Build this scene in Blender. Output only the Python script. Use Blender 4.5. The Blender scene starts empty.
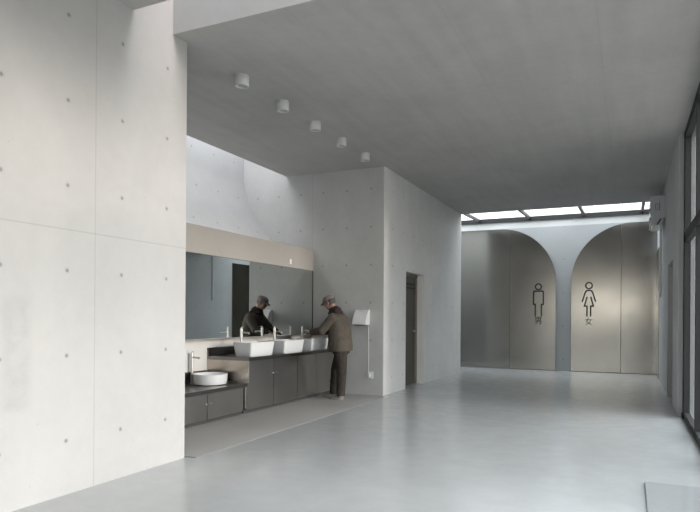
import bpy, bmesh, math, random
from mathutils import Vector, Matrix
PI = math.pi
sc = bpy.context.scene
C = sc.collection

# ------------------------------------------------------------ camera, world, light, exposure
cam_d = bpy.data.cameras.new('camera'); cam = bpy.data.objects.new('camera', cam_d); C.objects.link(cam)
cam_d.sensor_fit = 'HORIZONTAL'; cam_d.sensor_width = 36; cam_d.lens = 603/700*36
cam_d.shift_y = 61.3/700
cam_d.clip_start = 0.05; cam_d.clip_end = 300
yaw = math.radians(24.8); roll = 0.007
Fv = Vector((-math.sin(yaw), math.cos(yaw), 0)); Rv = Vector((math.cos(yaw), math.sin(yaw), 0)); Uv = Vector((0, 0, 1))
R2 = Rv*math.cos(roll) + Uv*math.sin(roll); U2 = -Rv*math.sin(roll) + Uv*math.cos(roll)
cam.matrix_world = Matrix(((R2.x, U2.x, -Fv.x, 0), (R2.y, U2.y, -Fv.y, 0), (R2.z, U2.z, -Fv.z, 1.4), (0, 0, 0, 1)))
sc.camera = cam

w = bpy.data.worlds.new('overcast_sky'); sc.world = w; w.use_nodes = True
bg = w.node_tree.nodes['Background']
bg.inputs[0].default_value = (0.94, 0.97, 1.0, 1); bg.inputs[1].default_value = 1.0

# overcast sky, brighter towards the zenith, hazy and warm at the horizon
wt_ = w.node_tree; tc_ = wt_.nodes.new('ShaderNodeTexCoord'); sx_ = wt_.nodes.new('ShaderNodeSeparateXYZ'); mr_ = wt_.nodes.new('ShaderNodeMapRange')
wt_.links.new(tc_.outputs['Generated'], sx_.inputs[0]); wt_.links.new(sx_.outputs['Z'], mr_.inputs[0])
mr_.inputs[3].default_value = 3.1; mr_.inputs[4].default_value = 5.0; wt_.links.new(mr_.outputs[0], bg.inputs[1])
cr_ = wt_.nodes.new('ShaderNodeValToRGB'); wt_.links.new(sx_.outputs['Z'], cr_.inputs[0]); wt_.links.new(cr_.outputs[0], bg.inputs[0])
cr_.color_ramp.elements[0].position = .06; cr_.color_ramp.elements[0].color = (1.0, .90, .80, 1)
cr_.color_ramp.elements[1].position = .30; cr_.color_ramp.elements[1].color = (.95, .965, 1.0, 1)

def portal(name, loc, rot, sx, sy):
    l = bpy.data.lights.new(name, 'AREA'); l.shape = 'RECTANGLE'; l.size = sx; l.size_y = sy
    l.cycles.is_portal = True
    o = bpy.data.objects.new(name, l); C.objects.link(o); o.location = loc; o.rotation_euler = rot
portal('window_portal', (0.95, 1.9, 2.05), (0, PI/2, 0), 4.1, 16.0)
portal('front_skylight_portal', (-1.65, 4.275, 5.3), (0, 0, 0), 4.7, 0.55)
portal('scoop_portal', (-6.49, 7.39, 5.3), (0, 0, 0), 1.0, 5.3)
portal('rear_portal', (-1.65, -6.2, 2.3), (-PI/2, 0, 0), 4.6, 2.2)
portal('end_skylight_portal', (-2.7, 16.3, 4.6), (0, 0, 0), 6.8, 1.8)

sun_d = bpy.data.lights.new('sun', 'SUN'); sun_d.energy = 2.3; sun_d.angle = math.radians(12); sun_d.color = (1.0, 0.85, 0.76)
sun = bpy.data.objects.new('sun', sun_d); C.objects.link(sun)
sun.rotation_euler = Vector((-0.97, 0.05, -0.16)).to_track_quat('-Z', 'Y').to_euler()

vs = sc.view_settings
vs.view_transform = 'Standard'; vs.look = 'None'; vs.gamma = 1; vs.use_curve_mapping = False
vs.exposure = 0.22
sc.cycles.use_denoising = True
sc.cycles.max_bounces = 12; sc.cycles.diffuse_bounces = 8; sc.cycles.glossy_bounces = 6
sc.cycles.transparent_max_bounces = 12; sc.cycles.sample_clamp_indirect = 8
sc.cycles.caustics_reflective = False; sc.cycles.caustics_refractive = False

# ------------------------------------------------------------ node helpers
class NT:
    def __init__(s, m): s.t = m.node_tree; s.n = s.t.nodes; s.l = s.t.links
    def new(s, typ, **k):
        n = s.n.new(typ)
        for a, b in k.items(): setattr(n, a, b)
        return n
    def put(s, sock, v):
        if isinstance(v, bpy.types.NodeSocket): s.l.new(v, sock)
        else: sock.default_value = v
    def m(s, op, a, b=0.0, c=None):
        n = s.new('ShaderNodeMath', operation=op); s.put(n.inputs[0], a); s.put(n.inputs[1], b)
        if c is not None: s.put(n.inputs[2], c)
        return n.outputs[0]
    def pos(s): return s.new('ShaderNodeNewGeometry').outputs['Position']
    def xyz(s, v):
        n = s.new('ShaderNodeSeparateXYZ'); s.l.new(v, n.inputs[0]); return n.outputs
    def noise(s, vec, scale, detail=4, rough=.55, dist=0.0, stretch=None):
        if stretch:
            mp = s.new('ShaderNodeMapping'); s.l.new(vec, mp.inputs[0]); mp.inputs['Scale'].default_value = stretch; vec = mp.outputs[0]
        n = s.new('ShaderNodeTexNoise'); s.l.new(vec, n.inputs['Vector'])
        n.inputs['Scale'].default_value = scale; n.inputs['Detail'].default_value = detail
        n.inputs['Roughness'].default_value = rough; n.inputs['Distortion'].default_value = dist
        return n.outputs['Fac']
    def rng(s, v, a, b, c, d, smooth=False):
        n = s.new('ShaderNodeMapRange'); s.put(n.inputs[0], v)
        for i, q in zip((1, 2, 3, 4), (a, b, c, d)): n.inputs[i].default_value = q
        if smooth: n.interpolation_type = 'SMOOTHSTEP'
        return n.outputs[0]
    def mix(s, fac, a, b, blend='MIX'):
        n = s.new('ShaderNodeMix', data_type='RGBA', blend_type=blend)
        s.put(n.inputs[0], fac); s.put(n.inputs[6], a); s.put(n.inputs[7], b); return n.outputs[2]

def base_mat(name, col=(.5, .5, .5), rough=.5, metal=0.0, spec=.5, **k):
    m = bpy.data.materials.new(name); m.use_nodes = True
    b = m.node_tree.nodes['Principled BSDF']
    b.inputs['Base Color'].default_value = (*col, 1); b.inputs['Roughness'].default_value = rough
    b.inputs['Metallic'].default_value = metal; b.inputs['Specular IOR Level'].default_value = spec
    for a, v in k.items(): b.inputs[a].default_value = v
    return m, b

def simple(name, col, rough=.5, metal=0.0, var=.06, scale=30, bump=0.0, **k):
    """plain material with a faint procedural variation"""
    m, b = base_mat(name, col, rough, metal, **k); t = NT(m)
    co = t.new('ShaderNodeTexCoord').outputs['Object']
    f = t.noise(co, scale, 3)
    v = t.rng(f, .3, .7, 1-var, 1+var)
    g = t.new('ShaderNodeCombineColor')
    for i in range(3): t.put(g.inputs[i], v)
    t.l.new(t.mix(1.0, (*col, 1), g.outputs[0], 'MULTIPLY'), b.inputs['Base Color'])
    if bump:
        bp = t.new('ShaderNodeBump'); bp.inputs['Strength'].default_value = bump; bp.inputs['Distance'].default_value = .004
        t.l.new(f, bp.inputs['Height']); t.l.new(bp.outputs[0], b.inputs['Normal'])
    return m

def concrete(name, col, axis=None, u0=0, su=.55, v0=0, sv=.67, seams_u=(), seams_v=(), var=.10, stain=None, plank=None, rough=.75):
    """cast concrete: mottling, tie holes on a grid (axis = horizontal axis of the wall), thin form seams"""
    m, b = base_mat(name, col, rough, 0, .3); t = NT(m)
    p = t.pos(); X, Y, Z = t.xyz(p)
    f1 = t.noise(p, 1.1, 5, .6, .4); f2 = t.noise(p, 9, 4, .6); f3 = t.noise(p, 60, 2)
    f4 = t.noise(p, 2.2, 3, .5, 0, (1, 1, .25))
    s = t.m('ADD', t.m('MULTIPLY', f1, .5), t.m('MULTIPLY', f2, .22)); s = t.m('ADD', s, t.m('MULTIPLY', f3, .08)); s = t.m('ADD', s, t.m('MULTIPLY', f4, .2))
    mult = t.rng(s, .36, .64, 1-var, 1+var*.8)
    height = t.m('MULTIPLY', f3, .15)
    # pin holes
    vo = t.new('ShaderNodeTexVoronoi'); t.l.new(p, vo.inputs['Vector']); vo.inputs['Scale'].default_value = 9
    pin = t.rng(vo.outputs['Distance'], .03, .07, .82, 1.0)
    mult = t.m('MULTIPLY', mult, pin)
    if axis:
        U = {'X': X, 'Y': Y}[axis]
        def cell(c, c0, st):
            q = t.m('ADD', t.m('DIVIDE', t.m('SUBTRACT', c, c0), st), .5)
            return t.m('MULTIPLY', t.m('SUBTRACT', t.m('FRACT', q), .5), st)
        du, dv = cell(U, u0, su), cell(Z, v0, sv)
        d = t.m('SQRT', t.m('ADD', t.m('MULTIPLY', du, du), t.m('MULTIPLY', dv, dv)))
        hole = t.rng(d, .011, .018, 0.0, 1.0)
        ring = t.rng(d, .018, .034, .93, 1.0)
        mult = t.m('MULTIPLY', t.m('MULTIPLY', mult, ring), t.m('ADD', .6, t.m('MULTIPLY', hole, .4)))
        height = t.m('ADD', height, t.m('MULTIPLY', hole, 1.5))
        for c, lst in ((U, seams_u), (Z, seams_v)):
            for q in lst:
                sm = t.rng(t.m('ABSOLUTE', t.m('SUBTRACT', c, q)), .002, .008, .84, 1.0)
                mult = t.m('MULTIPLY', mult, sm)
    if plank:
        c = {'X': X, 'Y': Y}[plank]
        fp = t.noise(p, 1.0, 3, .5, 0, (6, .5, 1) if plank == 'X' else (.5, 6, 1))
        mult = t.m('MULTIPLY', mult, t.rng(fp, .3, .7, .95, 1.04))
        for q in (-5.2, -2.75, -1.5, -.27):
            mult = t.m('MULTIPLY', mult, t.rng(t.m('ABSOLUTE', t.m('SUBTRACT', X, q)), .002, .01, .94, 1.0))
        for q in (7.0, 9.5, 12.0, 14.5):
            mult = t.m('MULTIPLY', mult, t.rng(t.m('ABSOLUTE', t.m('SUBTRACT', Y, q)), .002, .01, .94, 1.0))
    if stain:
        (ya, yb, za, zb) = stain
        a = t.m('MULTIPLY', t.rng(Y, ya-.06, ya+.05, 0, 1, True), t.rng(Y, yb-.05, yb+.06, 1, 0, True))
        a = t.m('MULTIPLY', a, t.m('MULTIPLY', t.rng(Z, za-.05, za+.05, 0, 1, True), t.rng(Z, zb-.05, zb+.08, 1, 0, True)))
        a = t.m('MULTIPLY', a, t.rng(f2, .4, .62, .3, 1.0))
        mult = t.m('MULTIPLY', mult, t.m('SUBTRACT', 1.0, t.m('MULTIPLY', a, .14)))
    g = t.new('ShaderNodeCombineColor')
    for i in range(3): t.put(g.inputs[i], mult)
    t.l.new(t.mix(1.0, (*col, 1), g.outputs[0], 'MULTIPLY'), b.inputs['Base Color'])
    bp = t.new('ShaderNodeBump'); bp.inputs['Strength'].default_value = .35; bp.inputs['Distance'].default_value = .004
    t.put(bp.inputs['Height'], height); t.l.new(bp.outputs[0], b.inputs['Normal'])
    return m

def brushed(name, col, rough, stretch=(1, 1, 60), var=.05, wave=.0, patch=.0):
    m, b = base_mat(name, col, rough, 1.0); t = NT(m)
    p = t.pos()
    f = t.noise(p, 4, 3, .6, 0, stretch); f2 = t.noise(p, .9, 4, .55, .3)
    mult = t.m('MULTIPLY', t.rng(f, .3, .7, 1-var, 1+var), t.rng(f2, .3, .7, 1-patch, 1+patch))
    g = t.new('ShaderNodeCombineColor')
    for i in range(3): t.put(g.inputs[i], mult)
    t.l.new(t.mix(1.0, (*col, 1), g.outputs[0], 'MULTIPLY'), b.inputs['Base Color'])
    t.put(b.inputs['Roughness'], t.rng(f2, .3, .7, rough-.03, rough+.05))
    if wave:
        bp = t.new('ShaderNodeBump'); bp.inputs['Strength'].default_value = wave; bp.inputs['Distance'].default_value = .05
        t.l.new(t.noise(p, .8, 2, .4), bp.inputs['Height']); t.l.new(bp.outputs[0], b.inputs['Normal'])
    return m

def floor_mat(name, col, r0, r1, var, bumpy=.04):
    m, b = base_mat(name, col, r0, 0, .5); t = NT(m); p = t.pos()
    f = t.noise(p, .8, 5, .6, .5); f2 = t.noise(p, 5, 4, .6)
    mult = t.m('MULTIPLY', t.rng(f, .3, .7, 1-var, 1+var), t.rng(f2, .3, .7, 1-var*.4, 1+var*.4))
    g = t.new('ShaderNodeCombineColor')
    for i in range(3): t.put(g.inputs[i], mult)
    t.l.new(t.mix(1.0, (*col, 1), g.outputs[0], 'MULTIPLY'), b.inputs['Base Color'])
    t.put(b.inputs['Roughness'], t.rng(f2, .3, .7, r0, r1))
    bp = t.new('ShaderNodeBump'); bp.inputs['Strength'].default_value = bumpy; bp.inputs['Distance'].default_value = .02
    t.l.new(t.noise(p, 2.5, 3), bp.inputs['Height']); t.l.new(bp.outputs[0], b.inputs['Normal'])
    return m

def glass_mat(name, tint=(.92, .95, .95), f=.06):
    m = bpy.data.materials.new(name); m.use_nodes = True; t = NT(m); t.n.remove(t.n['Principled BSDF'])
    tr = t.new('ShaderNodeBsdfTransparent'); tr.inputs[0].default_value = (*tint, 1)
    gl = t.new('ShaderNodeBsdfGlossy'); gl.inputs['Roughness'].default_value = .02
    fr = t.new('ShaderNodeFresnel'); fr.inputs[0].default_value = 1.4
    mx = t.new('ShaderNodeMixShader'); t.put(mx.inputs[0], t.m('MULTIPLY', fr.outputs[0], t.m('SUBTRACT', 1.0, t.new('ShaderNodeNewGeometry').outputs['Backfacing']))); t.l.new(tr.outputs[0], mx.inputs[1]); t.l.new(gl.outputs[0], mx.inputs[2])
    t.l.new(mx.outputs[0], t.n['Material Output'].inputs[0])
    return m

def cloth(name, col, scale=55, folds=.25, var=.14, rough=.9):
    m, b = base_mat(name, col, rough, 0, .15); t = NT(m)
    co = t.new('ShaderNodeTexCoord').outputs['Object']
    f = t.noise(co, scale, 4); f2 = t.noise(co, 7, 3, .5, .8)
    mult = t.m('MULTIPLY', t.rng(f, .3, .7, 1-var*.5, 1+var*.5), t.rng(f2, .3, .7, 1-var, 1+var))
    g = t.new('ShaderNodeCombineColor')
    for i in range(3): t.put(g.inputs[i], mult)
    t.l.new(t.mix(1.0, (*col, 1), g.outputs[0], 'MULTIPLY'), b.inputs['Base Color'])
    bp = t.new('ShaderNodeBump'); bp.inputs['Strength'].default_value = folds; bp.inputs['Distance'].default_value = .05
    t.l.new(t.noise(co, 11, 3, .5, 1.2), bp.inputs['Height']); t.l.new(bp.outputs[0], b.inputs['Normal'])
    return m

M = {}
M['wall_left'] = concrete('pale_concrete', (.455, .452, .45), 'Y', 3.345, .555, .42, .665, (3.615,), (2.07,), .07, stain=(2.82, 3.02, .72, 1.5))
M['wall_face'] = concrete('grey_concrete_facing', (.50, .505, .50), 'X', -6.655, .485, .30, .6845, (-5.43,), (), .09)
M['wall_corr'] = concrete('grey_concrete_side', (.74, .735, .73), 'Y', 10.45, .6, .30, .6845, (12.8,), (), .08)
M['wall_back'] = concrete('light_concrete_scoop', (.43, .435, .44), 'Y', 7.2, .62, .25, .69, (), (), .06)
M['wall_far'] = concrete('light_concrete_far', (.38, .39, .40), 'X', -1.6, 1.2, .3, .9, (), (), .05)
M['wall_right'] = concrete('grey_concrete_right', (.52, .525, .525), 'Y', 14.1, .6, .30, .6845, (), (), .08)
M['ceiling'] = concrete('dark_concrete_ceiling', (.462, .452, .442), None, var=.08, plank='X', rough=.8)
M['fascia'] = concrete('slab_edge_concrete', (.54, .54, .54), None, var=.06)
M['beam'] = concrete('warm_concrete', (.36, .345, .325), None, var=.04)
M['beam_low'] = concrete('warm_plaster', (.62, .615, .605), None, var=.03)
M['floor'] = floor_mat('grey_epoxy', (.47, .48, .485), .15, .22, .05)
M['floor_alcove'] = floor_mat('dull_grey_screed', (.44, .43, .42), .45, .6, .07)
M['joint'] = simple('pale_joint', (.52, .53, .53), .4)
M['dark_joint'] = simple('dark_gap', (.06, .06, .06), .6)
M['steel'] = brushed('brushed_stainless', (.34, .332, .312), .17, (3, 3, 3), .012, .05, .07)
M['steel_cab'] = brushed('dark_brushed_stainless', (.42, .405, .39), .30, (3, 3, 3), .015, .05, .10)
M['steel_end'] = brushed('bright_stainless', (.50, .455, .40), .26, (3, 3, 3), .015, .04, .12)
M['counter'] = brushed('dark_steel_worktop', (.20, .195, .19), .28, (12, 12, 12), .02)
M['kick'] = simple('black_plinth', (.05, .05, .05), .5)
M['chrome'] = brushed('satin_chrome', (.50, .50, .50), .32, (1, 1, 1), .02)
M['ceramic'] = simple('white_ceramic', (.66, .68, .70), .12, 0, .01, **{'Coat Weight': .4})
M['white_plastic'] = simple('white_plastic', (.72, .73, .73), .4, 0, .02)
M['lamp_white'] = simple('white_painted_metal', (.66, .67, .66), .5, 0, .03)
M['lamp_inner'] = simple('frosted_lamp_lens', (.45, .45, .44), .3, 0, .03)
M['frame'] = simple('dark_grey_aluminium', (.012, .013, .014), .7, 0)
M['frame_far'] = simple('grey_aluminium', (.022, .023, .025), .45, .3)
M['glass'] = glass_mat('window_glass')
M['mirror'] = base_mat('silvered_mirror', (.80, .83, .82), .015, 1.0)[0]
M['black'] = simple('black_paint', (.02, .018, .016), .6)
M['door_dark'] = simple('dark_brown_door', (.07, .065, .055), .5, 0, .12, 8)
M['door_brown'] = simple('brown_door', (.20, .165, .14), .5, 0, .08, 8)
M['ground'] = simple('tan_paving', (.26, .245, .225), .85, 0, .08, .4)
M['outwall'] = simple('pale_render', (.52, .53, .53), .8, 0, .05, 2)
M['white_paint'] = simple('white_paint', (.55, .55, .55), .7, 0, .02)
M['skin'] = simple('skin', (.30, .185, .14), .55, 0, .06, 20)
M['jacket'] = cloth('olive_brown_cloth', (.088, .078, .066))
M['trousers'] = cloth('dark_brown_cloth', (.045, .039, .035), folds=.4, var=.25)
M['hood'] = cloth('burgundy_cloth', (.042, .030, .029))
M['cap'] = cloth('taupe_cap_cloth', (.19, .17, .168), folds=.05, var=.06)
M['shoe'] = cloth('grey_shoe_fabric', (.26, .25, .24), folds=.05)
M['sole'] = simple('pale_rubber', (.25, .24, .23), .7)
M['hair'] = simple('grey_hair', (.07, .065, .06), .8, 0, .3, 90)
M['plate'] = simple('pale_floor_plate', (.40, .41, .42), .08, 0, .03)

# ------------------------------------------------------------ mesh helpers
def link(name, me, m, parent=None):
    o = bpy.data.objects.new(name, me); C.objects.link(o)
    if m is not None and not me.materials: me.materials.append(m)
    if parent: o.parent = parent
    return o
def obj(name, bm, m, parent=None, smooth=False, bevel=0.0, origin=None):
    if bevel:
        es = [e for e in bm.edges if len(e.link_faces) == 2 and e.calc_face_angle(0) > .6]
        bmesh.ops.bevel(bm, geom=es, offset=bevel, segments=2, affect='EDGES', clamp_overlap=True)
    bmesh.ops.recalc_face_normals(bm, faces=bm.faces)
    o0 = Vector(origin) if origin else Vector((0, 0, 0))
    if origin: bmesh.ops.translate(bm, vec=-o0, verts=bm.verts)
    me = bpy.data.meshes.new(name); bm.to_mesh(me); bm.free()
    if smooth:
        for p in me.polygons: p.use_smooth = True
        try: me.set_sharp_from_angle(angle=math.radians(38))
        except Exception: pass
    o = link(name, me, m, parent)
    if origin: o.location = o0
    return o
def B(): return bmesh.new()
def box(bm, x0, x1, y0, y1, z0, z1):
    vs_ = [bm.verts.new((x, y, z)) for x in (x0, x1) for y in (y0, y1) for z in (z0, z1)]
    for f in ((0, 1, 3, 2), (4, 6, 7, 5), (0, 4, 5, 1), (2, 3, 7, 6), (0, 2, 6, 4), (1, 5, 7, 3)): bm.faces.new([vs_[i] for i in f])
    return vs_
def bx(*a):
    bm = B(); box(bm, *a); return bm
def prism(bm, pts, axis, a, b):
    """extrude a 2D outline along an axis; pts in the two other axes in XYZ order"""
    def v(p, q):
        return {'X': (q, p[0], p[1]), 'Y': (p[0], q, p[1]), 'Z': (p[0], p[1], q)}[axis]
    A = [bm.verts.new(v(p, a)) for p in pts]; Bv = [bm.verts.new(v(p, b)) for p in pts]
    n = len(pts)
    bm.faces.new(A); bm.faces.new(Bv[::-1])
    for i in range(n): bm.faces.new((A[i], A[(i+1) % n], Bv[(i+1) % n], Bv[i]))
def cyl(bm, p0, p1, r0, r1=None, n=16, cap=True):
    r1 = r0 if r1 is None else r1
    p0, p1 = Vector(p0), Vector(p1); d = (p1-p0).normalized()
    a = d.orthogonal().normalized(); b = d.cross(a)
    rings = []
    for p, r in ((p0, r0), (p1, r1)):
        rings.append([bm.verts.new(p + (a*math.cos(2*PI*i/n) + b*math.sin(2*PI*i/n))*r) for i in range(n)])
    for i in range(n): bm.faces.new((rings[0][i], rings[0][(i+1) % n], rings[1][(i+1) % n], rings[1][i]))
    if cap: bm.faces.new(rings[0][::-1]); bm.faces.new(rings[1])
def lathe(bm, prof, c=(0, 0, 0), n=40, sx=1, sy=1):
    rings = []
    for r, z in prof:
        if r < 1e-5: rings.append([bm.verts.new((c[0], c[1], c[2]+z))])
        else: rings.append([bm.verts.new((c[0]+r*sx*math.cos(2*PI*i/n), c[1]+r*sy*math.sin(2*PI*i/n), c[2]+z)) for i in range(n)])
    for A, D in zip(rings, rings[1:]):
        for i in range(n):
            j = (i+1) % n
            if len(A) == 1 and len(D) == 1: continue
            if len(A) == 1: bm.faces.new((A[0], D[i], D[j]))
            elif len(D) == 1: bm.faces.new((A[i], A[j], D[0]))
            else: bm.faces.new((A[i], A[j], D[j], D[i]))
def rrect(hx, hy, r, z, n=6):
    pts = []
    for cx, cy, a0 in ((hx-r, hy-r, 0), (-hx+r, hy-r, PI/2), (-hx+r, -hy+r, PI), (hx-r, -hy+r, 1.5*PI)):
        for k in range(n+1):
            a = a0 + k*PI/2/n; pts.append((cx+r*math.cos(a), cy+r*math.sin(a), z))
    return pts
def loft(bm, rings, cap0=True, cap1=True):
    R = [[bm.verts.new(p) for p in r] for r in rings]; n = len(R[0])
    for A, D in zip(R, R[1:]):
        for i in range(n): bm.faces.new((A[i], A[(i+1) % n], D[(i+1) % n], D[i]))
    if cap0: bm.faces.new(R[0][::-1])
    if cap1: bm.faces.new(R[-1])
def tube(bm, pts, r, n=8):
    pts = [Vector(p) for p in pts]; rings = []
    ref = Vector((0.31, 0.17, .93)).normalized()
    for i, p in enumerate(pts):
        d = (pts[min(i+1, len(pts)-1)] - pts[max(i-1, 0)]).normalized()
        a = d.cross(ref).normalized(); b = d.cross(a)
        rr = r[i] if isinstance(r, (list, tuple)) else r
        rings.append([p + (a*math.cos(2*PI*k/n) + b*math.sin(2*PI*k/n))*rr for k in range(n)])
    loft(bm, rings)
def ellipsoid(bm, c, r, rot=None, seg=20):
    mt = Matrix.Translation(c) @ (rot.to_4x4() if rot else Matrix.Identity(4)) @ Matrix.Diagonal((*r, 1))
    bmesh.ops.create_uvsphere(bm, u_segments=seg, v_segments=seg*2//3, radius=1, matrix=mt)
def struct(name, bm, m, parent=None, **k):
    o = obj(name, bm, m, parent, **k)
    if parent is None: o['kind'] = 'structure'
    return o
def tag(o, label, cat, group=None):
    o['label'] = label; o['category'] = cat
    if group: o['group'] = group
    return o
def thing(name, label, cat, loc=(0, 0, 0), group=None):
    o = bpy.data.objects.new(name, None); C.objects.link(o); o.location = loc; o.empty_display_size = .1
    return tag(o, label, cat, group)
def dup(root, loc, label, group=None):
    r = root.copy(); C.objects.link(r); r.location = loc; r['label'] = label
    if group: r['group'] = group
    for ch in list(root.children):
        c = ch.copy(); C.objects.link(c); c.parent = r
        for g in list(ch.children):
            d = g.copy(); C.objects.link(d); d.parent = c
    return r

# ------------------------------------------------------------ room shell
XL, XR, ZC = -3.98, 0.65, 4.10
YS0, YS1 = 4.02, 4.53          # front skylight slot
YF, YE, YW = 10.03, 15.46, 17.13   # facing wall, ceiling end, far wall
bm = B(); box(bm, -3.86, 0.95, -6, 17.4, -.2, 0); box(bm, -9, -3.86, 10.03, 17.4, -.2, 0); box(bm, -3.98, -3.86, -6, 4.79, -.2, 0)
struct('floor', bm, M['floor'])
bm = bx(-8, -3.885, 4.79, 10.03, -.2, 0)
struct('floor_alcove', bm, M['floor_alcove'])
struct('trim_1', bx(-3.885, -3.86, 4.79, 10.03, -.2, .001), M['joint'])
struct('trim_2', bx(-3.98, -3.885, 4.765, 4.79, -.15, .0012), M['dark_joint'])

bm = B(); box(bm, -4.35, XL, -6, 4.73, 0, 5.3)
struct('wall_left', bm, M['wall_left'], bevel=.006)
struct('wall_alcove_side', bx(-7.3, -4.35, 4.45, 4.75, 0, 5.3), M['wall_back'])
struct('wall_facing', bx(-7.3, -3.982, YF, YF+.35, 0, 5.3), M['wall_face'], bevel=.006)
# side wall of the corridor with the recessed door
bm = B(); x0, x1 = -4.5, -3.97
box(bm, x0, x1, YF+.001, 11.2, 0, ZC+.3); box(bm, x0, x1, 12.35, YE, 0, ZC+.3); box(bm, x0, x1, 11.2, 12.35, 2.31, ZC+.3)
struct('wall_corridor', bm, M['wall_corr'])
struct('wall_lobby', bx(-9.0, -4.5, YE-.3, YE, 0, ZC+.3), M['wall_corr'])
struct('wall_end', bx(-9.2, -9.0, YE-.3, YW+.4, 0, 5.3), M['wall_far'])
# right wall with the recessed door, then the glazing
bm = B(); x0, x1 = XR, .95
box(bm, x0, x1, 9.95, 11.12, 0, ZC+.3); box(bm, x0, x1, 12.47, YW+.2, 0, ZC+.3); box(bm, x0, x1, 11.12, 12.47, 2.38, ZC+.3)
box(bm, x0, x1, YE, YW+.2, ZC+.3, 5.3)
struct('wall_right', bm, M['wall_right'])
bm = B(); box(bm, -4.35, .95, -6.3, -6, 3.4, 5.3); box(bm, -4.35, .95, -6.3, -6, 0, 1.2)
struct('wall_rear', bm, M['wall_left'])
struct('wall_far', bx(-9.0, .65, YW, YW+.15, 0, 3.9), M['wall_far'])
struct('wall_far_upstand', bx(-9.0, .95, YW+.15, YW+.4, 0, 4.24), M['white_paint'])

# light scoop behind the mirror wall
cur = [(-6.99, 5.3), (-6.99, 4.1), (-6.965, 3.95), (-6.92, 3.80), (-6.86, 3.65), (-6.78, 3.50), (-6.69, 3.36), (-6.58, 3.20), (-6.46, 3.05), (-6.33, 2.90), (-6.18, 2.77), (-6.0, 2.66), (-5.8, 2.58), (-5.62, 2.55)]
pr = [(-7.3, 5.3)] + cur + [(-5.62, 2.4), (-7.3, 2.4)]
bm = B(); prism(bm, pr, 'Y', 4.75, YF)
struct('wall_scoop', bm, M['wall_back'], smooth=True)
# wall that carries the mirror, with its boxed head
bm = bx(-5.85, -5.65, 4.75, YF, 0, 2.4)
struct('wall_mirror', bm, M['beam_low'])
struct('trim_3', bx(-5.65, -5.405, 4.75, YF, 2.27, 2.66), M['beam'])
struct('trim_4', bx(-5.65, -5.43, 4.75, YF, 1.075, 2.27), M['beam_low'])

# ceiling slabs
bm = B(); box(bm, -6.0, -3.982, YS1, YF, ZC, ZC+.5); box(bm, -3.982, .95, YS1, YF+.3, ZC, ZC+.5); box(bm, -7.3, .95, YF+.3, YE, ZC, ZC+.3); 
struct('ceiling', bm, M['ceiling'])
struct('ceiling_front', bx(XL, .95, -6, YS0, ZC, ZC+.6), M['ceiling'])
struct('trim_5', bx(XL, .95, YS1-.004, YS1, ZC, 5.3), M['fascia'])
struct('trim_6', bx(XL, .95, YS0, YS0+.004, ZC, 5.3), M['fascia'])
struct('trim_7', bx(-6.0, -5.9, 4.75, YF, ZC+.5, 5.3), M['fascia'])

# glazing on the right: posts, transom, rails, panes
bm = B()
posts = [9.70, 8.13, 6.56, 4.99, 3.42, 1.85, .28, -1.29, -2.86, -4.43, -5.95]
for i, y in enumerate(posts):
    box(bm, .715, .787, y-.005, y+(.25 if i == 0 else .09), 0, ZC)
box(bm, .715, .787, -6, 9.95, 0, .09); box(bm, .715, .787, -6, 9.95, ZC-.13, ZC); box(bm, .715, .787, -6, 9.95, 2.50, 2.64)
box(bm, .70, .715, 9.70, 9.95, 0, .05)
wn = struct('window_1', bm, M['frame'])
for i in range(len(posts)-1):
    for z0, z1 in ((.09, 2.5), (2.64, ZC-.13)):
        obj('pane', bx(.775, .785, posts[i+1]+.09, posts[i]-.005, z0, z1), M['glass'], wn)

# end skylight: sloping bars, back rail and glass
bm = B()
box(bm, -9, .65, YW+.09, YW+.149, 4.11, 4.225)
for k in range(-3, 4):
    x = -2.5 + 1.4*k
    if x > .6: continue
    prism(bm, [(YE+.002, 4.095), (YW+.12, 4.15), (YW+.12, 4.22), (YE+.002, 4.165)], 'X', x-.03, x+.03)
sk = struct('window_2', bm, M['frame_far'])
bm = B(); prism(bm, [(YE+.002, 4.17), (YW+.35, 4.25), (YW+.35, 4.26), (YE+.002, 4.18)], 'X', -9, .65)
obj('pane', bm, M['glass'], sk)

# glazed rear front behind the camera
bm = B()
for x in (-3.97, -2.45, -.95, .6): box(bm, x, x+.07, -6.2, -6.1, 1.2, 3.4)
box(bm, -3.97, .67, -6.2, -6.1, 1.2, 1.28); box(bm, -3.97, .67, -6.2, -6.1, 3.32, 3.4)
wr = struct('window_3', bm, M['frame'])
for x in (-3.97, -2.45, -.95):
    obj('pane', bx(x+.07, x+1.5, -6.155, -6.145, 1.28, 3.32), M['glass'], wr)
# doors
d1 = struct('door_1', bx(-4.19, -4.14, 11.2, 12.35, .01, 2.31), M['door_dark'])
bm = B(); box(bm, -4.14, -4.125, 11.23, 12.28, 2.0, 2.03); box(bm, -4.14, -4.125, 11.23, 12.28, 2.08, 2.12)
obj('rail', bm, M['black'], d1)
bm = B(); box(bm, -4.14, -4.12, 12.24, 12.35, .01, 2.31); box(bm, -4.14, -4.12, 11.2, 12.35, 2.25, 2.31)
obj('door_frame', bm, M['door_brown'], d1)
bm = B(); cyl(bm, (-4.14, 12.14, 1.12), (-4.08, 12.14, 1.12), .012); cyl(bm, (-4.085, 12.15, 1.12), (-4.085, 12.02, 1.12), .011); cyl(bm, (-4.14, 12.14, 1.12), (-4.13, 12.14, 1.12), .028)
obj('door_handle', bm, M['chrome'], d1, smooth=True)
d2 = struct('door_2', bx(.75, .80, 11.12, 12.47, .01, 2.38), M['door_brown'])
bm = B(); cyl(bm, (.75, 11.25, 1.1), (.70, 11.25, 1.1), .012); cyl(bm, (.70, 11.25, 1.1), (.70, 11.37, 1.1), .011)
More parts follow.
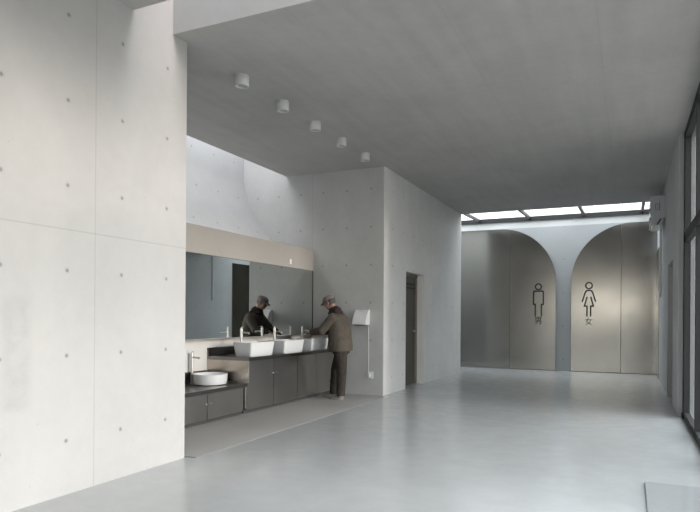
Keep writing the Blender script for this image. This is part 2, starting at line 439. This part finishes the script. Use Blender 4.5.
obj('door_handle', bm, M['chrome'], d2, smooth=True)

# outside
struct('ground', bx(-40, 60, -60, 60, -.35, -.21), M['ground'])
struct('wall_outside', bx(.95, 5.5, 16.0, 16.3, -.21, 5.5), M['outwall'])

# ------------------------------------------------------------ arched steel panels and signs on the far wall
def arch_pts(xe, sgn, xc, r, xo, ztop):
    """vertical edge at xe, quarter round up to (xc, ztop), straight to xo"""
    pts = [(xe, 0.012), (xe, ztop-r)]
    for k in range(1, 25):
        a = k*PI/2/24; pts.append((xc + sgn*r*math.cos(a), ztop-r + r*math.sin(a)))
    return pts
def panel(name_lab, xe, sgn, xc, xo, xj):
    r = abs(xe-xc); ztop = 3.895
    root = thing('arched_panel', name_lab, 'panel', (xc, YW, 0))
    arc = arch_pts(xe, sgn, xc, r, xo, ztop)
    # sheet nearest to the curved edge (from xe to the joint xj) and the sheet beyond it
    g = .006*sgn
    inner = [p for p in arc if (p[0]-xj)*sgn > .02]
    zj = ztop - r + math.sqrt(max(0, r*r-(xj-xc)**2)) if (xj-xc)*sgn > 0 else ztop
    if (xj-xc)*sgn <= 0: inner = arc
    poly = inner + [(xj+g, zj), (xj+g, .012)]
    bm = B(); prism(bm, [(p[0]-xc, p[1]) for p in poly], 'Y', -.03, -.001); obj('steel_sheet', bm, M['steel'], root, bevel=0)
    rest = [p for p in arc if (p[0]-xj)*sgn < -.02]
    poly = [(xj-g, .012), (xj-g, zj)] + rest + [(xo, ztop), (xo, .012)]
    bm = B(); prism(bm, [(p[0]-xc, p[1]) for p in poly], 'Y', -.03, -.001); obj('steel_sheet', bm, M['steel'], root)
    return root
panel('brushed steel half-arch panel behind the man restroom sign', -1.79, 1, -3.29, -8.9, -3.005)
panel('brushed steel half-arch panel behind the woman restroom sign', -1.395, -1, .105, .645, -.182)

def stroke(bm, pts, wd, x0, z0, s=1.0, y0=-.042, y1=-.032):
    for (a, b), (c, d) in zip(pts, pts[1:]):
        p, q = Vector((x0+a*s, z0+b*s)), Vector((x0+c*s, z0+d*s)); dr = (q-p).normalized()*wd*.45; nm = Vector((-dr.y, dr.x))*(1/.9)
        p -= dr; q += dr
        prism(bm, [tuple(p+nm), tuple(p-nm), tuple(q-nm), tuple(q+nm)], 'Y', y0, y1)
def ring(bm, cx, cz, r, wd, y0=-.042, y1=-.032, n=28):
    V = []
    for rr in (r-wd/2, r+wd/2):
        for y in (y0, y1): V.append([bm.verts.new((cx+rr*math.cos(2*PI*i/n), y, cz+rr*math.sin(2*PI*i/n))) for i in range(n)])
    a, b, c, d = V
    for i in range(n):
        j = (i+1) % n
        for P, Q in ((a, c), (c, d), (d, b), (b, a)): bm.faces.new((P[i], P[j], Q[j], Q[i]))
W = .035
s = thing('restroom_sign', 'black outline of a man with a character below on left steel panel', 'sign', (-2.24, YW, 1.27), None)
bm = B(); ring(bm, 0, 1.00, .078, W); obj('figure_head', bm, M['black'], s)
bm = B(); 
L = [(-.080, .205), (-.080, .52), (-.129, .52), (-.129, .83), (-.122, .855), (-.106, .875), (-.09, .88), (0, .88)]
stroke(bm, L, W, 0, 0); stroke(bm, [(-a, b) for a, b in L], W, 0, 0); obj('figure_body', bm, M['black'], s)
bm = B(); w2 = .015
for st in ([(-.065, .17), (.065, .17)], [(-.065, .17), (-.065, .085)], [(.065, .17), (.065, .085)], [(-.065, .128), (.065, .128)], [(-.065, .085), (.065, .085)], [(0, .17), (0, .085)],
           [(-.085, .055), (.075, .055), (.07, .01), (.055, -.012), (.03, -.008)], [(-.005, .085), (-.012, .045), (-.035, .01), (-.075, -.02)]):
    stroke(bm, st, w2, 0, 0)
obj('character', bm, M['black'], s)
s = thing('restroom_sign', 'black outline of a woman in a dress with a character below', 'sign', (-.955, YW, 1.27), None)
bm = B(); ring(bm, 0, 1.01, .080, W); obj('figure_head', bm, M['black'], s)
bm = B()
L = [(0, .885), (-.045, .882), (-.075, .86), (-.093, .82), (-.125, .72), (-.16, .60)]
L2 = [(-.050, .70), (-.080, .58), (-.110, .47), (-.045, .47), (-.045, .21)]
for l in (L, L2): stroke(bm, l, W, 0, 0); stroke(bm, [(-a, b) for a, b in l], W, 0, 0)
obj('figure_body', bm, M['black'], s)
bm = B()
for st in ([(-.085, .11), (.085, .11)], [(-.01, .17), (-.03, .10), (-.055, .055), (.02, .015), (.065, -.02)], [(.045, .11), (.03, .06), (0, .02), (-.065, -.02)]):
    stroke(bm, st, w2, 0, 0)
obj('character', bm, M['black'], s)
# steel leaf on the right wall by the far corner (seen in the mirror)
tag(obj('steel_wall_sheet', bx(-.018, 0, -.63, .63, .01, 3.1), M['steel']), 'narrow dark steel sheet on the right wall in the far corner', 'panel')
bpy.data.objects['steel_wall_sheet'].location = (XR-.001, 16.46, 0)

# ------------------------------------------------------------ downlights
LG = 'white cylinder downlights in a row on the ceiling'
Ls = ['largest white cylinder downlight, nearest of the row on the ceiling', 'second white cylinder downlight from the near end of the row',
      'middle one of the five white cylinder downlights', 'fourth white cylinder downlight from the near end of the row', 'smallest white cylinder downlight, farthest of the row by the concrete wall']
lamp = None
for i, y in enumerate((5.62, 6.50, 7.36, 8.20, 9.10)):
    loc = (-3.95, y, ZC)
    if lamp is None:
        lamp = thing('ceiling_downlight', Ls[0], 'lamp', loc, LG)
        bm = B(); lathe(bm, [(0, 0), (.074, 0), (.077, -.004), (.077, -.118), (.074, -.122), (.062, -.122), (.058, -.105), (0, -.105)]); obj('lamp_body', bm, M['lamp_white'], lamp, smooth=True)
        bm = B(); lathe(bm, [(0, -.104), (.056, -.104), (.056, -.110), (.03, -.112), (0, -.112)]); obj('lens', bm, M['lamp_inner'], lamp, smooth=True)
    else: dup(lamp, loc, Ls[i])

# ------------------------------------------------------------ mirror
mr = thing('wall_mirror', 'long frameless wall mirror above the basins reflecting the person', 'mirror', (-5.43, 7.39, 1.08))
obj('mirror_glass', bx(.001, .025, -2.62, 2.61, .005, 1.185), M['mirror'], mr)
bm = B(); box(bm, .001, .030, 2.612, 2.636, 0, 1.188); box(bm, .001, .030, -2.62, 2.636, 1.186, 1.19); obj('edge_strip', bm, M['black'], mr)
nt = obj('wall_label', bx(0, .004, -.028, .028, -.045, .045), M['white_plastic'], bevel=.001); nt.location = (-5.405, 9.19, 2.375)
tag(nt, 'tiny white plate on the warm wall strip above the mirror', 'sign')

# ------------------------------------------------------------ cabinets and worktops
def knob_bm(y, z):
    bm = B(); cyl(bm, (.0, y, z), (.016, y, z), .006, n=10); ellipsoid(bm, (.022, y, z), (.009, .013, .013), seg=10); return bm
def cabinet(label, y0, y1, doors, ztop, group, end_panel=None):
    root = thing('vanity_cabinet', label, 'cabinet', (-4.97, y0, 0), group)
    L_ = y1-y0
    bm = B(); box(bm, -.66, -.022, 0.002, L_-.002, .07, ztop)
    obj('carcass', bm, M['steel_cab'], root)
    obj('plinth', bx(-.62, -.045, 0.002, L_-.002, 0, .07), M['kick'], root)
    for (a, b, side) in doors:
        d = obj('door', bx(-.022, 0, a-y0+.006, b-y0-.006, .055, ztop-.012), M['steel_cab'], root, bevel=.003)
        ky = (b-y0-.045) if side > 0 else (a-y0+.045)
        obj('knob', knob_bm(ky, .54 if ztop > .6 else .26), M['chrome'], d, smooth=True)
    if end_panel:
        obj('end_panel', bx(-.68, .062, -.020, 0.001, .45, ztop), M['steel_end'], root)
        bm = B(); box(bm, .055, .068, -.022, -.019, .45, ztop); box(bm, -.68, .068, -.0235, -.0195, .452, .464); obj('end_panel_edge', bm, M['chrome'], root)
    return root
G = 'stainless cabinets under the basins'
cabinet('low stainless steel cabinet under the round basin by the pale wall', 4.77, 7.19, [(4.80, 5.55, 1), (5.55, 6.35, 1), (6.35, 7.15, -1)], .40, G)
cabinet('tall stainless steel cabinet with bright end panel, under two near square basins', 7.22, 8.70, [(7.24, 7.963, 1), (7.963, 8.70, -1)], .765, G, True)
cabinet('dark stainless steel cabinet beside the person legs', 8.70, 10.02, [(8.70, 9.36, 1), (9.36, 10.0, -1)], .765, G)
for lab, x1, y0, y1, z0, z1, zu in (('dark steel worktop carrying the row of square basins', -4.905, 7.2, 10.028, .767, .815, .935), ('low dark steel worktop carrying the round basin', -4.925, 4.76, 7.195, .402, .45, .61)):
    wt = thing('worktop', lab, 'worktop', (-5.2, y0, z0))
    obj('slab', bx(-.449, x1+5.2, 0, y1-y0, 0, z1-z0), M['counter'], wt, bevel=.003)
    obj('upstand', bx(-.449, -.425, 0, y1-y0, z1-z0, zu-z0), M['counter'], wt)

# ------------------------------------------------------------ basins and taps
def basin():
    bm = B(); r = []
    hx, hy, h = .165, .315, .21
    r.append(rrect(hx-.035, hy-.035, .03, 0)); r.append(rrect(hx-.024, hy-.024, .03, .012))
    r.append(rrect(hx-.010, hy-.012, .03, .11)); r.append(rrect(hx, hy, .028, h-.006)); r.append(rrect(hx-.004, hy-.004, .026, h))
    r.append(rrect(hx-.016, hy-.016, .022, h)); r.append(rrect(hx-.020, hy-.020, .022, h-.006))
    r.append(rrect(hx-.035, hy-.04, .03, .09)); r.append(rrect(hx-.06, hy-.08, .03, .045)); r.append(rrect(.02, .02, .018, .036))
    loft(bm, r); return bm
BG = 'square white basins on the steel worktop'
b0 = thing('square_basin', 'rectangular white basin nearest the round one, on the worktop end', 'basin', (-5.07, 7.575, .8155), BG)
obj('bowl', basin(), M['ceramic'], b0, smooth=True)
bm = B(); lathe(bm, [(0, 0), (.024, 0), (.022, .005), (0, .006)], (0, 0, .0365), 20); obj('drain', bm, M['chrome'], b0, smooth=True)
dup(b0, (-5.07, 8.505, .8155), 'middle rectangular white basin of the three on the worktop')
dup(b0, (-5.07, 9.41, .8155), 'rectangular white basin the person washes hands over')
rb = thing('round_basin', 'round white basin standing alone on the low worktop', 'basin', (-5.31, 6.84, .4505))
bm = B(); lathe(bm, [(0, 0), (.20, 0), (.225, .010), (.236, .05), (.242, .145), (.238, .15), (.228, .15), (.224, .145), (.212, .06), (.18, .03), (0, .024)], n=56); obj('bowl', bm, M['ceramic'], rb, smooth=True)
bm = B(); lathe(bm, [(0, 0), (.024, 0), (.022, .005), (0, .006)], (0, 0, .0245), 20); obj('drain', bm, M['chrome'], rb, smooth=True)
def tap(label, loc, h, group):
    t_ = thing('tall_tap', label, 'tap', loc, group)
    bm = B(); lathe(bm, [(0, 0), (.027, 0), (.027, .008), (.020, .012), (.020, h-.05), (.0215, h-.05), (.0215, h), (0, h+.003)], n=20); obj('tap_body', bm, M['chrome'], t_, smooth=True)
    bm = B(); cyl(bm, (.015, 0, h-.055), (.140, 0, h-.06), .012, n=12); cyl(bm, (.130, 0, h-.058), (.130, 0, h-.08), .010, n=12); obj('spout', bm, M['chrome'], t_, smooth=True)
    bm = B(); cyl(bm, (0, 0, h), (0, 0, h+.018), .012, n=12); cyl(bm, (-.01, 0, h+.014), (.035, 0, h+.03), .006, n=10); obj('lever', bm, M['chrome'], t_, smooth=True)
    return t_
TG = 'tall chrome taps behind the basins'
t0 = tap('tall chrome tap behind the basin on the worktop end', (-5.285, 7.549, .8155), .40, TG)
dup(t0, (-5.285, 8.484, .8155), 'tall chrome tap behind the middle rectangular basin')
dup(t0, (-5.285, 9.40, .8155), 'tall chrome tap in front of the person hands')
tap('tall chrome tap standing behind the round white basin', (-5.592, 6.79, .4505), .425, TG)

# ------------------------------------------------------------ hand dryer, socket
hd = thing('hand_dryer', 'white curved hand dryer on the concrete wall behind the person', 'hand dryer', (-4.375, YF, 1.27))
prof = [(0, .27), (-.015, .27), (-.05, .258), (-.095, .215), (-.135, .155), (-.17, .085), (-.195, .012), (-.19, 0), (-.05, -.002), (0, 0)]
bm = B(); prism(bm, prof, 'X', -.13, .13); obj('shell', bm, M['white_plastic'], hd, bevel=.012, smooth=True)
obj('outlet', bx(-.09, .09, -.175, -.06, -.014, -.001), M['frame'], hd)
obj('badge', bx(-.05, .03, -.078, -.070, .228, .236), M['lamp_inner'], hd)
bm = B(); tube(bm, [(.11, -.012, .01), (.115, -.012, -.2), (.118, -.012, -.55), (.12, -.015, -.86), (.13, -.02, -.89)], .005); obj('cable', bm, M['white_plastic'], hd)
so = thing('wall_socket', 'small white wall socket with plug below the hand dryer', 'socket', (-4.21, YF, .36))
obj('socket_plate', bx(-.045, .045, -.012, 0, -.06, .06), M['white_plastic'], so, bevel=.003)
obj('plug', bx(-.05, -.008, -.045, -.012, -.03, .03), M['lamp_white'], so, bevel=.004)

# ------------------------------------------------------------ air conditioner
ac = thing('air_conditioner', 'white wall air conditioner high on the right wall', 'air conditioner', (XR, 13.6, 3.44))
pts = [(0, 0), (0, .45), (-.22, .45), (-.262, .43), (-.27, .36), (-.262, .04), (-.24, 0)]
bm = B(); prism(bm, pts, 'Y', 0, .95); obj('casing', bm, M['ceramic'], ac, bevel=.01, smooth=True)
bm = B(); prism(bm, [(-.05, 0), (-.245, 0), (-.262, -.09), (-.215, -.145), (-.07, -.135)], 'Y', .012, .938); obj('air_outlet', bm, M['ceramic'], ac, bevel=.004)
bm = B(); prism(bm, [(-.085, -.012), (-.155, -.13), (-.125, -.13), (-.06, -.012)], 'Y', .004, .013); obj('slot', bm, M['black'], ac)
bm = B(); prism(bm, [(-.252, -.02), (-.27, -.12), (-.262, -.125), (-.244, -.02)], 'Y', .05, .90); obj('flap', bm, M['lamp_white'], ac)
bm = B(); box(bm, -.105, -.095, -.005, .004, .15, .33); box(bm, -.175, -.167, -.005, .004, .17, .29); box(bm, -.135, -.128, -.005, .004, .17, .29); box(bm, -.175, -.128, -.005, .004, .285, .292); box(bm, -.175, -.128, -.005, .004, .163, .17); obj('side_marks', bm, M['frame_far'], ac)
bm = B(); box(bm, -.045, -.001, .96, 1.25, .05, .09); box(bm, -.045, -.001, 1.20, 1.25, -1.55, .05); obj('pipe_cover', bm, M['ceramic'], ac, bevel=.004)

# ------------------------------------------------------------ floor plate by the glazing
bm = bx(-.265, .265, -1.3, 1.3, 0, .014)
tag(obj('floor_plate', bm, M['plate'], bevel=.002), 'flat pale floor plate beside the glazing in the near corner', 'floor plate')
bpy.data.objects['floor_plate'].location = (.40, 4.44, .0015)

# ------------------------------------------------------------ person washing hands
PX, PY = -4.66, 9.45
person = thing('person', 'person in a taupe cap and olive brown jacket leaning over the basin', 'person', (PX+.075, PY-.15, 0))
def P(x, y, z): return Vector((x-PX, y-PY, z))
def capsule(bm, a, b, ra, rb, n=7, squash=None):
    """tapered limb as a chain of spheres and a cone"""
    a, b = Vector(a), Vector(b)
    cyl(bm, a, b, ra, rb, 24)
    for p, r in ((a, ra), (b, rb)): ellipsoid(bm, p, (r, r, r), seg=18)
def remesh(name, bm, m, parent, voxel, smooth=6, shrink=0):
    me = bpy.data.meshes.new(name); bm.to_mesh(me); bm.free()
    tmp = bpy.data.objects.new(name + '_src', me); C.objects.link(tmp)
    r = tmp.modifiers.new('r', 'REMESH'); r.mode = 'VOXEL'; r.voxel_size = voxel; r.use_smooth_shade = True
    sm = tmp.modifiers.new('s', 'SMOOTH'); sm.iterations = smooth; sm.factor = .5
    bpy.context.view_layer.update()
    dg = bpy.context.evaluated_depsgraph_get()
    me2 = bpy.data.meshes.new_from_object(tmp.evaluated_get(dg)); me2.name = name
    bpy.data.objects.remove(tmp); bpy.data.meshes.remove(me)
    for p in me2.polygons: p.use_smooth = True
    me2.materials.clear()
    return link(name, me2, m, parent)
HC = P(-4.795, 9.5, 1.655)
Ry = Matrix.Rotation(math.radians(-22), 3, 'Y')    # face turned down towards -X
def H(x, y, z): return HC + Ry @ Vector((x, y, z))   # head space: -x is forward
hipL, hipR = P(-4.53, 9.40, .90), P(-4.57, 9.60, .90)
kneL, kneR = P(-4.485, 9.37, .49), P(-4.70, 9.59, .49)
ankL, ankR = P(-4.49, 9.35, .09), P(-4.725, 9.56, .09)
shL, shR = P(-4.64, 9.32, 1.385), P(-4.64, 9.68, 1.385)
elL, elR = P(-4.81, 9.25, 1.165), P(-4.83, 9.72, 1.165)
wrL, wrR = P(-5.055, 9.33, 1.135), P(-5.06, 9.56, 1.135)
bm = B()
ellipsoid(bm, H(0.012, 0, .03), (.097, .076, .092), Ry.copy()); ellipsoid(bm, H(-.03, 0, -.045), (.062, .058, .075), Ry.copy())
ellipsoid(bm, H(-.045, 0, -.095), (.032, .032, .024), Ry.copy(), 12)
cyl(bm, H(-.088, 0, .012), H(-.112, 0, -.028), .009, .015, 10); ellipsoid(bm, H(-.108, 0, -.028), (.014, .016, .012), None, 10)
ellipsoid(bm, H(-.086, 0, -.062), (.010, .024, .007), Ry.copy(), 10); ellipsoid(bm, H(-.084, 0, -.075), (.010, .020, .007), Ry.copy(), 10)
for s_ in (-1, 1):
    ellipsoid(bm, H(.012, .076*s_, -.02), (.020, .008, .032), Ry.copy(), 12)
    ellipsoid(bm, H(-.078, .034*s_, .018), (.014, .020, .008), Ry.copy(), 10)
capsule(bm, H(.035, 0, -.05), P(-4.69, 9.5, 1.44), .055, .062)
ellipsoid(bm, P(-4.635, 9.5, 1.28), (.11, .165, .19)); ellipsoid(bm, P(-4.57, 9.5, 1.0), (.11, .155, .18))
for sh, el, wr, s_ in ((shL, elL, wrL, -1), (shR, elR, wrR, 1)):
    capsule(bm, sh, el, .052, .042); capsule(bm, el, wr, .042, .027)
    fwd = Vector((-.86, .22*-s_*1.0, -.42)).normalized() if s_ < 0 else Vector((-.86, -.20, -.42)).normalized()
    side = fwd.cross(Vector((0, 0, 1))).normalized(); up = side.cross(fwd)
    rot = Matrix((fwd, side, up)).transposed()
    pc = wr + fwd*.055
    ellipsoid(bm, pc, (.052, .042, .017), rot, 14)
    for k, ln in enumerate((.066, .075, .070, .055)):
        o_ = (k-1.5)*.020
        a = pc + fwd*.040 + side*o_; b = a + fwd*ln*.5 - up*.008; c = b + fwd*ln*.42 - up*.024
        cyl(bm, a - fwd*.02, b, .0092, .0085, 10); ellipsoid(bm, b, (.0086,)*3, None, 8); cyl(bm, b, c, .0085, .007, 10); ellipsoid(bm, c, (.0072,)*3, None, 8)
    inn = side * (1 if (side.y * s_) < 0 else -1)
    a = pc - fwd*.025 + inn*.030; b = a + fwd*.035 + inn*.028 - up*.006; c = b + fwd*.030 + inn*.008 - up*.012
    cyl(bm, a, b, .011, .0095, 10); ellipsoid(bm, b, (.0096,)*3, None, 8); cyl(bm, b, c, .0095, .0075, 10); ellipsoid(bm, c, (.0077,)*3, None, 8)
for h_, k_, a_ in ((hipL, kneL, ankL), (hipR, kneR, ankR)):
    capsule(bm, h_, k_, .075, .052); capsule(bm, k_, a_, .052, .036)
    ellipsoid(bm, a_ + Vector((-.06, 0, -.045)), (.095, .030, .022))
remesh('body', bm, M['skin'], person, .005, 2)
# hair at nape and temples
bm = B(); ellipsoid(bm, H(.035, 0, .005), (.082, .081, .078), Ry.copy()); 
remesh('hair', bm, M['hair'], person, .008, 2)
# cap: crown with a back opening, brim, strap
bm = B(); n = 36; prof = [(1.0, 0), (1.0, .25), (.97, .5), (.86, .74), (.62, .92), (.3, 1.0)]
rings = []
for q, hgt in prof:
    rg = []
    for i in range(n):
        a = 2*PI*i/n; x = math.cos(a); y = math.sin(a)
        rg.append(H(.010 + x*.110*q, y*.090*q, .030 + hgt*.088))
    rings.append(rg)
R_ = [[bm.verts.new(p) for p in r] for r in rings]; top = bm.verts.new(H(.01, 0, .12))
for j in range(len(R_)-1):
    for i in range(n):
        ang = (i+.5)*360/n
        if j == 0 and (ang < 22 or ang > 338): continue
        bm.faces.new((R_[j][i], R_[j][(i+1) % n], R_[j+1][(i+1) % n], R_[j+1][i]))
for i in range(n): bm.faces.new((R_[-1][i], R_[-1][(i+1) % n], top))
cap = obj('cap', bm, M['cap'], person, smooth=True); so_ = cap.modifiers.new('t', 'SOLIDIFY'); so_.thickness = .004; so_.offset = 1
ellp = [(H(.112*math.cos(a)+.010, .092*math.sin(a), .030)) for a in [math.radians(q) for q in range(-24, 25, 6)]]
bm = B(); tube(bm, ellp, .006, 8); obj('cap_strap', bm, M['cap'], cap)
bm = B(); top_, bot_ = [], []
for side_, lst in ((.004, top_), (0, bot_)):
    for q in range(100, 261, 10):
        a = math.radians(q); lst.append((bm.verts.new(H(.010+.107*math.cos(a), .088*math.sin(a), .034+side_)),
            bm.verts.new(H(.010+.107*math.cos(a) - .075*max(0, -math.cos(a))**.7, .084*math.sin(a), .026+side_ - .02*max(0, -math.cos(a))))))
for l in (top_, bot_):
    for i in range(len(l)-1): bm.faces.new((l[i][0], l[i+1][0], l[i+1][1], l[i][1]))
for i in range(len(top_)-1):
    for e in (0, 1): bm.faces.new((top_[i][e], top_[i+1][e], bot_[i+1][e], bot_[i][e]))
for i in (0, -1): bm.faces.new((top_[i][0], top_[i][1], bot_[i][1], bot_[i][0]))
obj('cap_brim', bm, M['cap'], cap, smooth=True)
# jacket
bm = B()
def sect(cx, cy, z, a, b, tilt=0, n=32, e=2.4):
    r = []
    for i in range(n):
        t_ = 2*PI*i/n; c_, s_ = math.cos(t_), math.sin(t_)
        x = a*math.copysign(abs(c_)**(2/e), c_); y = b*math.copysign(abs(s_)**(2/e), s_)
        r.append(P(cx+x, cy+y, z + tilt*x))
    return r
loft(bm, [sect(-4.568, 9.5, .815, .190, .240, .05), sect(-4.568, 9.5, .90, .192, .245, .05), sect(-4.578, 9.5, 1.02, .186, .242, .1), sect(-4.588, 9.5, 1.15, .176, .240, .15),
          sect(-4.60, 9.5, 1.27, .165, .236, .2), sect(-4.63, 9.5, 1.38, .140, .212, .3), sect(-4.665, 9.5, 1.44, .09, .15, .4), sect(-4.69, 9.5, 1.475, .07, .09, .5)])
for sh, el, wr in ((shL, elL, wrL), (shR, elR, wrR)):
    ellipsoid(bm, sh + Vector((.01, 0, -.01)), (.088, .075, .085)); capsule(bm, sh, el, .086, .074)
    e2 = wr + (el-wr).normalized()*.015
    cyl(bm, el, e2, .074, .054, 24); ellipsoid(bm, el, (.075,)*3)
    # sleeve folds
    for f_ in (.25, .5, .72):
        c_ = el.lerp(e2, f_); ellipsoid(bm, c_, (.020, .070-.014*f_, .072-.014*f_))
jk = remesh('jacket', bm, M['jacket'], person, .009, 3)
bm = B(); box(bm, -.002, .002, -.055, .055, -.008, .008)
# pocket flap on the near side
bm2 = B(); loft(bm2, [[P(-4.66, 9.262, .98), P(-4.56, 9.257, .98), P(-4.56, 9.25, .98), P(-4.66, 9.255, .98)], [P(-4.66, 9.262, .94), P(-4.56, 9.257, .94), P(-4.56, 9.25, .94), P(-4.66, 9.255, .94)]])
bm.free(); obj('pocket_flap', bm2, M['jacket'], jk)
# hood bunched round the neck
bm = B()
ellipsoid(bm, P(-4.705, 9.5, 1.52), (.088, .092, .065), Matrix.Rotation(math.radians(-15), 3, 'Y'))
ellipsoid(bm, P(-4.655, 9.5, 1.535), (.072, .088, .060), Matrix.Rotation(math.radians(25), 3, 'Y'))
ellipsoid(bm, P(-4.615, 9.5, 1.485), (.085, .125, .055), Matrix.Rotation(math.radians(38), 3, 'Y'))
ellipsoid(bm, P(-4.70, 9.5, 1.465), (.105, .115, .050))
for s_ in (-1, 1): ellipsoid(bm, P(-4.66, 9.5+.055*s_, 1.53), (.07, .045, .055), None, 12)
remesh('hood', bm, M['hood'], person, .008, 5)
# trousers
bm = B()
loft(bm, [sect(-4.56, 9.5, .78, .13, .19), sect(-4.56, 9.5, .95, .135, .195)])
for h_, k_, a_ in ((hipL, kneL, ankL), (hipR, kneR, ankR)):
    cyl(bm, h_ + Vector((0, 0, -.02)), k_, .125, .088, 28); ellipsoid(bm, k_, (.088, .085, .09)); cyl(bm, k_, a_ + Vector((0, 0, -.025)), .088, .072, 28)
    for f_, z_ in ((.1, .06), (.5, .13), (0, .2)):
        ellipsoid(bm, a_ + Vector((.008*f_, 0, z_)), (.074, .073, .03))
    ellipsoid(bm, h_ + Vector((0, 0, -.05)), (.12, .105, .13))
remesh('trousers', bm, M['trousers'], person, .009, 3)
# shoes
for a_, yw in ((ankL, -6), (ankR, -2)):
    rz = Matrix.Rotation(math.radians(yw), 3, 'Z')
    base = Vector((a_.x, a_.y, 0))
    def foot(z, grow, hz=0):
        r = []
        for i in range(28):
            t_ = 2*PI*i/28; x = math.cos(t_); y = math.sin(t_)
            L_ = -.085 + x*(.142+grow); wd = (.047+grow)*(1 - .12*x)
            r.append(base + rz @ Vector((L_, y*wd, z)))
        return r
    bm = B(); loft(bm, [foot(.001, -.004), foot(.008, .002), foot(.030, .0)])
    bu = B(); ellipsoid(bu, base + rz @ Vector((-.09, 0, .030)), (.135, .045, .040)); ellipsoid(bu, base + rz @ Vector((-.005, 0, .058)), (.058, .042, .052))
    ellipsoid(bu, base + rz @ Vector((-.06, 0, .055)), (.07, .036, .036))
    sh_ = remesh('shoe', bu, M['shoe'], person, .006, 3)
    obj('sole', bm, M['sole'], sh_, smooth=True)
